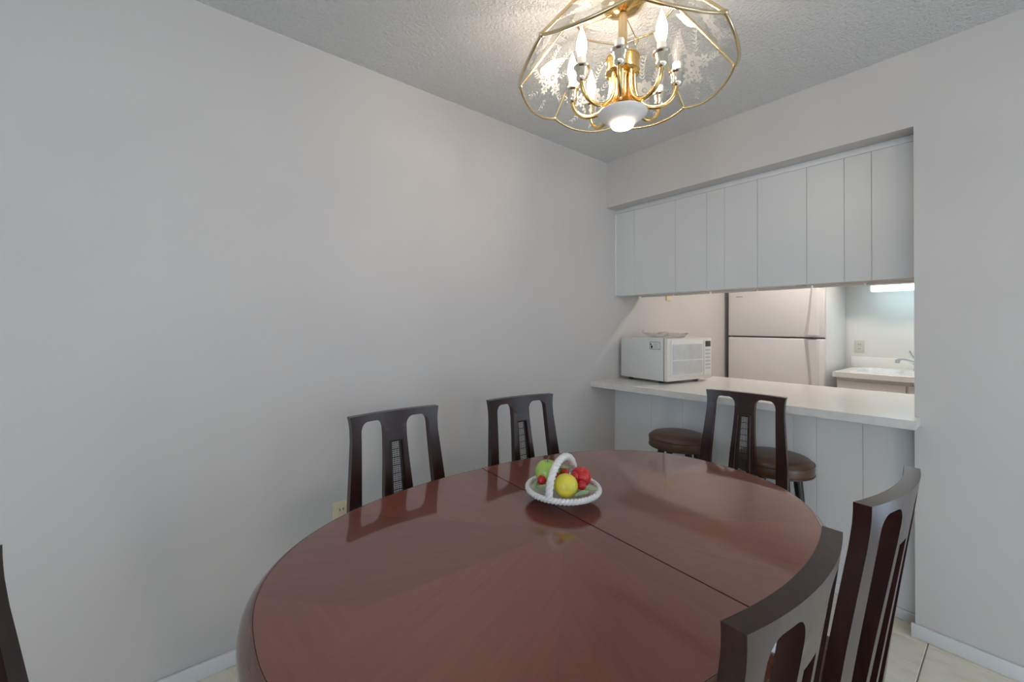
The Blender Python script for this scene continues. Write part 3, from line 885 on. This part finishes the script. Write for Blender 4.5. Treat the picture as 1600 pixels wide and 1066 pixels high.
# upper cabinet with the fluorescent strip below it
uc = thing('sink_wall_cabinet', 'white wall cabinet over the sink and strip light', 'cabinet')
bbox('body', (0.86, 2.19, KY-0.31, KY-0.001, 1.655, 2.25), 'cab', uc)
for k in range(3): bbox('door', (0.865+k*0.442, 1.300+k*0.442, KY-0.328, KY-0.31, 1.655, 2.245), 'cab', uc, bev=0.003)
fl_ = thing('strip_light', 'glowing fluorescent strip light under the sink cabinet', 'light')
bbox('housing', (1.045, 1.66, KY-0.305, KY-0.205, 1.632, 1.6545), 'lampmetal', fl_)
bbox('end_cap', (1.045, 1.053, KY-0.302, KY-0.208, 1.582, 1.632), 'lampmetal', fl_)
bbox('end_cap', (1.652, 1.66, KY-0.302, KY-0.208, 1.582, 1.632), 'lampmetal', fl_)
bbox('diffuser', (1.053, 1.652, KY-0.300, KY-0.210, 1.584, 1.632), 'fluor', fl_, bev=0.012)
# kitchen ceiling fixture
kl = thing('kitchen_ceiling_light', 'round warm ceiling light in the kitchen', 'light', (1.05, 1.42, H))
obj('pan', lathe(BM(), [(0.19, 0.0), (0.19, -0.025), (0.17, -0.03)], 32), 'lampmetal', kl)
obj('diffuser', lathe(BM(), [(0.18, -0.028), (0.17, -0.06), (0.11, -0.085), (0.0, -0.092)], 32), 'klamp', kl, smooth=60)

# unseen globe lamp, added as warm fill for the left wall
ll = thing('added_fill_lamp', 'added globe fill lamp on a white pole, out of view', 'lamp', (3.75, -2.9, 0))
obj('base', lathe(BM(), [(0.15, 0.0), (0.15, 0.015), (0.03, 0.03), (0.0, 0.03)], 28), 'lampmetal', ll, smooth=40)
bm = BM(); tube(bm, [(0, 0, 0.02), (0, 0, 1.27)], 0.011, 10); obj('pole', bm, 'lampmetal', ll, smooth=60)
obj('globe', sphere(BM(), (0, 0, 1.43), 0.17, n=32, m=18), 'fill_lamp', ll, smooth=80)

# ================================================================== outlets and plates
def plate_x(name, y, z, w, h_, mat, label):
    t = thing(name, label, 'outlet', (0, y, z))
    bbox('plate', (0.0, 0.006, -w/2, w/2, -h_/2, h_/2), mat, t, bev=0.002)
    return t
o1 = plate_x('wall_outlet', -1.8175, 0.4535, 0.070, 0.115, 'ivory', 'ivory duplex wall outlet low on the grey wall behind a chair')
for dz in (0.0205, -0.0205):
    f_ = bbox('socket', (0.006, 0.0085, -0.017, 0.017, dz-0.0145, dz+0.0145), 'ivory', o1, bev=0.002)
    for dy in (-0.0075, 0.0065): bbox('slot', (0.0082, 0.0089, dy-0.0016, dy+0.0016, dz-0.004, dz+0.006), 'black', f_)
o2 = thing('kitchen_outlet', 'almond wall outlet on the kitchen wall above the sink backsplash', 'outlet', (0.9155, KY, 1.098))
bbox('plate', (-0.036, 0.036, -0.006, 0, -0.057, 0.057), 'ivory_grey', o2, bev=0.002)
for dz in (0.02, -0.02):
    f_ = bbox('socket', (-0.017, 0.017, -0.0085, -0.006, dz-0.0145, dz+0.0145), 'ivory_grey', o2, bev=0.002)
    for dx in (-0.0065, 0.0065): bbox('slot', (dx-0.0016, dx+0.0016, -0.009, -0.0084, dz-0.005, dz+0.006), 'black', f_)
o3 = thing('switch_plate', 'small beige switch plate on the kitchen wall below the cabinets', 'switch', (0, 0.815, 1.545))
bbox('plate', (0, 0.008, -0.036, 0.036, -0.057, 0.057), 'ivory', o3, bev=0.002)
bbox('toggle', (0.008, 0.016, -0.004, 0.004, -0.010, 0.010), 'ivory', o3)

# ================================================================== fruit basket
BC = Vector((0.997, -1.473, TOP+0.0004))
rv = Vector((0.631, 0.776, 0)); fv = Vector((-0.776, 0.631, 0))
bk = thing('fruit_basket', 'white woven ceramic fruit basket with arched handle on the table', 'basket', BC)
bm = BM()
N = 64
prof = [(0.0, 0.003), (0.026, 0.003), (0.029, 0.0), (0.033, 0.0), (0.038, 0.008), (0.058, 0.016), (0.082, 0.024), (0.102, 0.031), (0.110, 0.035),
        (0.107, 0.0385), (0.096, 0.0345), (0.076, 0.026), (0.050, 0.016), (0.0, 0.013)]
rings = []
for pi, (r_, z) in enumerate(prof):
    if r_ == 0: rings.append([bm.verts.new((0, 0, z))]); continue
    ring = []
    for k in range(N):
        a = 2*math.pi*k/N
        tw = a + (r_*9.0)
        amp = 0.0022 if 0.045 < r_ < 0.109 else 0.0
        ring.append(bm.verts.new((r_*math.cos(a), r_*math.sin(a), z+amp*math.cos(16*tw))))
    rings.append(ring)
for a, b_ in zip(rings, rings[1:]):
    for k in range(N):
        j = (k+1) % N
        if len(a) == 1: bm.faces.new((a[0], b_[k], b_[j]))
        elif len(b_) == 1: bm.faces.new((a[k], b_[0], a[j]))
        else: bm.faces.new((a[k], b_[k], b_[j], a[j]))
obj('bowl', bm, 'ceramic', bk, smooth=60)
bm = BM()
for ph in (0, math.pi):                     # rope rim: two strands twisted
    pts = []
    for k in range(240):
        a = 2*math.pi*k/240; t = a*30+ph
        rr_ = 0.1060+0.0042*math.cos(t); pts.append((rr_*math.cos(a), rr_*math.sin(a), 0.0375+0.0042*math.sin(t)))
    tube(bm, pts, 0.0056, 6, closed=True)
obj('rope_rim', bm, 'ceramic', bk, smooth=60)
bm = BM()
p0 = -0.050*rv-0.084*fv; p1 = 0.046*rv+0.080*fv
for ph in (0, 2.094, 4.189):
    pts = []
    for k in range(121):
        s_ = k/120; a = math.pi*s_
        c = p0+(p1-p0)*(0.5-0.5*math.cos(a)) + Vector((0, 0, 0.036+0.091*math.sin(a)**0.85))
        tdir = ((p1-p0)*(0.5*math.sin(a)) + Vector((0, 0, 0.09*math.cos(a)))).normalized()
        side = (p1-p0).normalized().cross(Vector((0, 0, 1))).normalized()
        nn = tdir.cross(side)
        t = s_*46+ph
        pts.append(c+(side*math.cos(t)+nn*math.sin(t))*0.0058)
    tube(bm, pts, 0.0060, 6)
obj('handle', bm, 'ceramic', bk, smooth=60)
def leaf(c, ang, L, W, tilt=0.15):
    bm = BM(); n = 10; top = []
    for k in range(n+1):
        s_ = k/n; w = W*math.sin(math.pi*s_)**0.8
        z = tilt*L*math.sin(math.pi*s_)
        top.append([bm.verts.new((s_*L-L/2, y*w, z+(0.004 if y == 0 else 0)-abs(y)*0.001)) for y in (-1, -0.5, 0, 0.5, 1)])
    for a, b_ in zip(top, top[1:]):
        for k in range(4): bm.faces.new((a[k], a[k+1], b_[k+1], b_[k]))
    bmesh.ops.remove_doubles(bm, verts=bm.verts, dist=1e-6)
    bmesh.ops.solidify(bm, geom=bm.faces[:], thickness=0.0015)
    return obj('leaf', bm, 'leaf', bk, loc=c, rotz=ang)
def at(a, b_, h_): return rv*a+fv*b_+Vector((0, 0, 0.036+h_))
leaf(at(-0.062, -0.036, 0.010), R(28), 0.046, 0.012)
leaf(at(0.070, -0.040, 0.008), R(62), 0.052, 0.012)
leaf(at(0.046, -0.066, 0.006), R(80), 0.044, 0.011)
leaf(at(0.000, 0.034, 0.046), R(40), 0.042, 0.012)
leaf(at(-0.078, -0.010, 0.012), R(120), 0.040, 0.011)
def fruit(name, label, cat, a, b_, h_, rx, rz, mat, dimple=True, stem=False, group='glazed fruit in the white basket'):
    t = thing(name, label, cat, BC+at(a, b_, h_-rz), 0, group)
    bm = sphere(BM(), (0, 0, rz), rx, rx, rz, 20, 14)
    if dimple:
        for v in bm.verts:
            d = math.hypot(v.co.x, v.co.y)/rx
            if v.co.z > rz: v.co.z -= 0.22*rz*max(0, 1-d*2.2)
    obj('flesh', bm, mat, t, smooth=80)
    if stem:
        bm = BM(); tube(bm, bez((0, 0, rz*1.74), (0, 0, rz*2.0), (0.003, 0, rz*2.15), (0.006, 0.002, rz*2.3), 5), 0.0012, 6)
        obj('stem', bm, 'grey', t)
    return t
fruit('lemon', 'round yellow lemon at the front of the white basket', 'lemon', 0.003, -0.044, 0.024, 0.0350, 0.034, 'lemon', False)
fruit('green_apple', 'lime green apple with a dark stem behind the basket handle', 'apple', -0.046, 0.018, 0.042, 0.038, 0.037, 'lime', True, True)
fruit('green_apple', 'small pale green fruit half hidden behind the handle and cherries', 'apple', -0.006, 0.036, 0.028, 0.022, 0.022, 'lime')
fruit('red_apple', 'large red apple in the white basket', 'apple', 0.056, 0.018, 0.027, 0.0315, 0.031, 'redfruit')
for a, b_, h_, lab in ((-0.066, -0.018, 0.030, 'red cherry at the handle side below the green apple'), (-0.024, -0.008, 0.036, 'red cherry half hidden behind the basket handle'),
                       (0.006, 0.006, 0.043, 'red cherry behind the top of the yellow lemon'), (0.030, -0.020, 0.041, 'red cherry between yellow lemon and large red apple'),
                       (0.050, -0.038, 0.022, 'red cherry lying in front of the large red apple')):
    fruit('cherry', lab, 'cherry', a, b_, h_, 0.0135, 0.0135, 'cherry', False)

# ================================================================== chandelier
AX = Vector((0.976, -1.155, 0))
ch = thing('chandelier', 'brass chandelier with etched glass panels and candle bulbs over the table', 'chandelier', (AX.x, AX.y, 0))
obj('canopy', lathe(BM(), [(0.074, H-0.001), (0.076, H-0.010), (0.070, H-0.020), (0.050, H-0.034), (0.030, H-0.040), (0.020, H-0.046), (0.0, H-0.047)], 36), 'brass', ch, smooth=35)
obj('stem', lathe(BM(), [(0.0155, H-0.05), (0.0155, 2.23)], 20), 'brass_pale', ch, smooth=60)
obj('hub', lathe(BM(), [(0.0, 2.236), (0.056, 2.236), (0.060, 2.231), (0.060, 2.226), (0.057, 2.224), (0.057, 2.185), (0.060, 2.183), (0.060, 2.178), (0.052, 2.172), (0.034, 2.168),
     (0.027, 2.15), (0.027, 2.11), (0.032, 2.085), (0.046, 2.062), (0.074, 2.042), (0.084, 2.036)], 40), 'brass', ch, smooth=35)
obj('reflector_bowl', lathe(BM(), [(0.084, 2.036), (0.0855, 2.034), (0.0845, 2.031), (0.076, 2.023), (0.058, 2.009), (0.041, 1.999)], 40), 'bowl', ch, smooth=50)
obj('flood_bulb', lathe(BM(), [(0.0405, 2.000), (0.041, 1.995), (0.037, 1.987), (0.026, 1.982), (0.0, 1.980)], 32), 'down', ch, smooth=60)
ANG = [-102, -147, 168, 123, 78, 33, -12, -57]
STATE = ['lit', 'lit', 'lit', 'clear', 'clear', 'clear', 'lit', 'none']
for a, stt in zip(ANG, STATE):
    d = Vector((math.cos(R(a)), math.sin(R(a)), 0))
    def P3(r_, z): return d*r_+Vector((0, 0, z))
    path = bez(P3(0.040, 2.178), P3(0.040, 2.12), P3(0.040, 2.085), P3(0.068, 2.058), 8)[:-1] + bez(P3(0.068, 2.058), P3(0.10, 2.025), P3(0.178, 2.03), P3(0.180, 2.112), 14)
    bm = BM(); tube(bm, path, 0.0075, 10)
    arm = obj('arm', bm, 'brass', ch, smooth=60)
    c = d*0.180
    obj('cup', lathe(BM(), [(0.009, 2.100), (0.016, 2.105), (0.0195, 2.114), (0.0180, 2.121), (0.0195, 2.130), (0.0215, 2.141), (0.0270, 2.1455), (0.0275, 2.149), (0.020, 2.149)], 20, (c.x, c.y)), 'cup', arm, smooth=35)
    obj('candle_sleeve', lathe(BM(), [(0.0145, 2.147), (0.0145, 2.178), (0.0135, 2.181), (0.0, 2.181)], 16, (c.x, c.y)), 'sleeve', arm, smooth=40)
    if stt != 'none':
        fp = [(0.009, 2.180), (0.0125, 2.190), (0.0168, 2.208), (0.0178, 2.220), (0.0160, 2.238), (0.0115, 2.256), (0.0060, 2.272), (0.0022, 2.284), (0.0, 2.290)]
        obj('bulb', lathe(BM(), fp, 18, (c.x, c.y)), 'bulb' if stt == 'lit' else 'clear_bulb', arm, smooth=70)
# glass shade: eight flat panels in brass came
VA = [88+45*k-2.5 for k in range(8)]
RT, ZT, RB, ZB = 0.180, 2.400, 0.371, 2.168
def vert(r_, a, z): return Vector((r_*math.cos(R(a)), r_*math.sin(R(a)), z))
def flower(cx, cy, r_, n, rot):
    out = []
    for k in range(n):
        a = rot+2*math.pi*k/n
        poly = []
        for q in range(8):
            t = 2*math.pi*q/8
            lx, ly = r_*0.62+r_*0.40*math.cos(t), r_*0.24*math.sin(t)
            poly.append((cx+lx*math.cos(a)-ly*math.sin(a), cy+lx*math.sin(a)+ly*math.cos(a)))
        out.append(poly)
    out.append([(cx+r_*0.16*math.cos(2*math.pi*q/8), cy+r_*0.16*math.sin(2*math.pi*q/8)) for q in range(8)])
    return out
def sprig(x, y, a, L, n, w):
    out = []
    for k in range(n):
        s_ = (k+1)/n
        px, py = x+L*s_*math.cos(a+0.25*s_), y+L*s_*math.sin(a+0.25*s_)
        for sd in (-1, 1):
            b_ = a+sd*0.75
            poly = []
            for q in range(6):
                t = 2*math.pi*q/6
                lx, ly = w+w*math.cos(t), w*0.34*math.sin(t)
                poly.append((px+lx*math.cos(b_)-ly*math.sin(b_), py+lx*math.sin(b_)+ly*math.cos(b_)))
            out.append(poly)
    return out
for k in range(8):
    a0, a1 = VA[k], VA[(k+1) % 8]
    A, B, C, D = vert(RB, a0, ZB), vert(RB, a1, ZB), vert(RT, a1, ZT), vert(RT, a0, ZT)
    o_ = (A+B)/2; ex = (B-A).normalized(); ey = ((C+D)/2-o_).normalized(); en = ex.cross(ey).normalized()
    if en.dot(Vector((o_.x, o_.y, 0))) < 0: en = -en
    wb, wt_, hh = (B-A).length/2, (C-D).length/2, ((C+D)/2-o_).length
    edge = [(-wb+2*wb*q/14, -0.036*(1-abs(-1+2*q/14)**2.2)) for q in range(15)]
    outline = edge + [(wt_, hh), (-wt_, hh)]
    def W(p, off=0.0): return o_+ex*p[0]+ey*p[1]+en*off
    bm = BM()
    f0 = [bm.verts.new(W(p, -0.0015)) for p in outline]; f1 = [bm.verts.new(W(p, 0.0015)) for p in outline]
    bm.faces.new(f0[::-1]); bm.faces.new(f1)
    for i in range(len(f0)): bm.faces.new((f0[i], f0[(i+1) % len(f0)], f1[(i+1) % len(f0)], f1[i]))
    gp = obj('glass_panel', bm, 'glass', ch)
    polys = flower(0.0, 0.105, 0.040, 9, 0.3) + flower(-0.048, 0.085, 0.026, 7, 0.1) + flower(0.046, 0.080, 0.027, 7, 0.7) + flower(0.010, 0.055, 0.022, 7, 0.4)
    polys += sprig(0.0, 0.135, math.pi/2, 0.085, 7, 0.008) + sprig(-0.035, 0.115, math.pi*0.62, 0.075, 6, 0.008) + sprig(0.035, 0.115, math.pi*0.36, 0.075, 6, 0.008)
    polys += sprig(-0.06, 0.075, math.pi*0.98, 0.045, 4, 0.008) + sprig(0.06, 0.07, 0.0, 0.045, 4, 0.008) + sprig(-0.02, 0.04, -math.pi*0.6, 0.05, 4, 0.007) + sprig(0.03, 0.04, -math.pi*0.35, 0.05, 4, 0.007)
    bm = BM()
    for poly in polys:
        bm.faces.new([bm.verts.new(W(p, 0.0019)) for p in poly])
    et = obj('etched_flowers', bm, 'etch', gp)
    et['kind'] = 'stuff'
    bm = BM(); tube(bm, [W(p) for p in edge], 0.0054, 8)
    obj('rim_came', bm, 'brass_pale', ch, smooth=60)
    bm = BM(); tube(bm, [D, C], 0.0036, 8); obj('top_came', bm, 'brass_pale', ch, smooth=60)
    off = Vector((A.x, A.y, 0)).normalized()*0.001
    bm = BM(); tube(bm, [A+off, D+off], 0.0062, 8); obj('rib', bm, 'brass_pale', ch, smooth=60)
    bm = BM(); sphere(bm, A, 0.0086, n=10, m=6); obj('corner_bead', bm, 'brass_pale', ch, smooth=60)
    if k % 2 == 0:
        hk = (C+D)/2
        bm = BM(); tube(bm, [hk+ey*0.004+Vector((0.009*math.cos(2*math.pi*q/12)*ex.x, 0.009*math.cos(2*math.pi*q/12)*ex.y, -0.012+0.012*math.sin(2*math.pi*q/12))) for q in range(12)], 0.002, 6, closed=True)
        obj('hook', bm, 'brass', ch, smooth=60)
for k in range(4):
    a = VA[2*k]+22.5
    p = vert(RT*math.cos(R(22.5)), a, ZT)
    bm = BM(); tube(bm, [vert(0.012, a, ZT+0.006), p], 0.0018, 8); obj('spider_arm', bm, 'brass', ch, smooth=60)
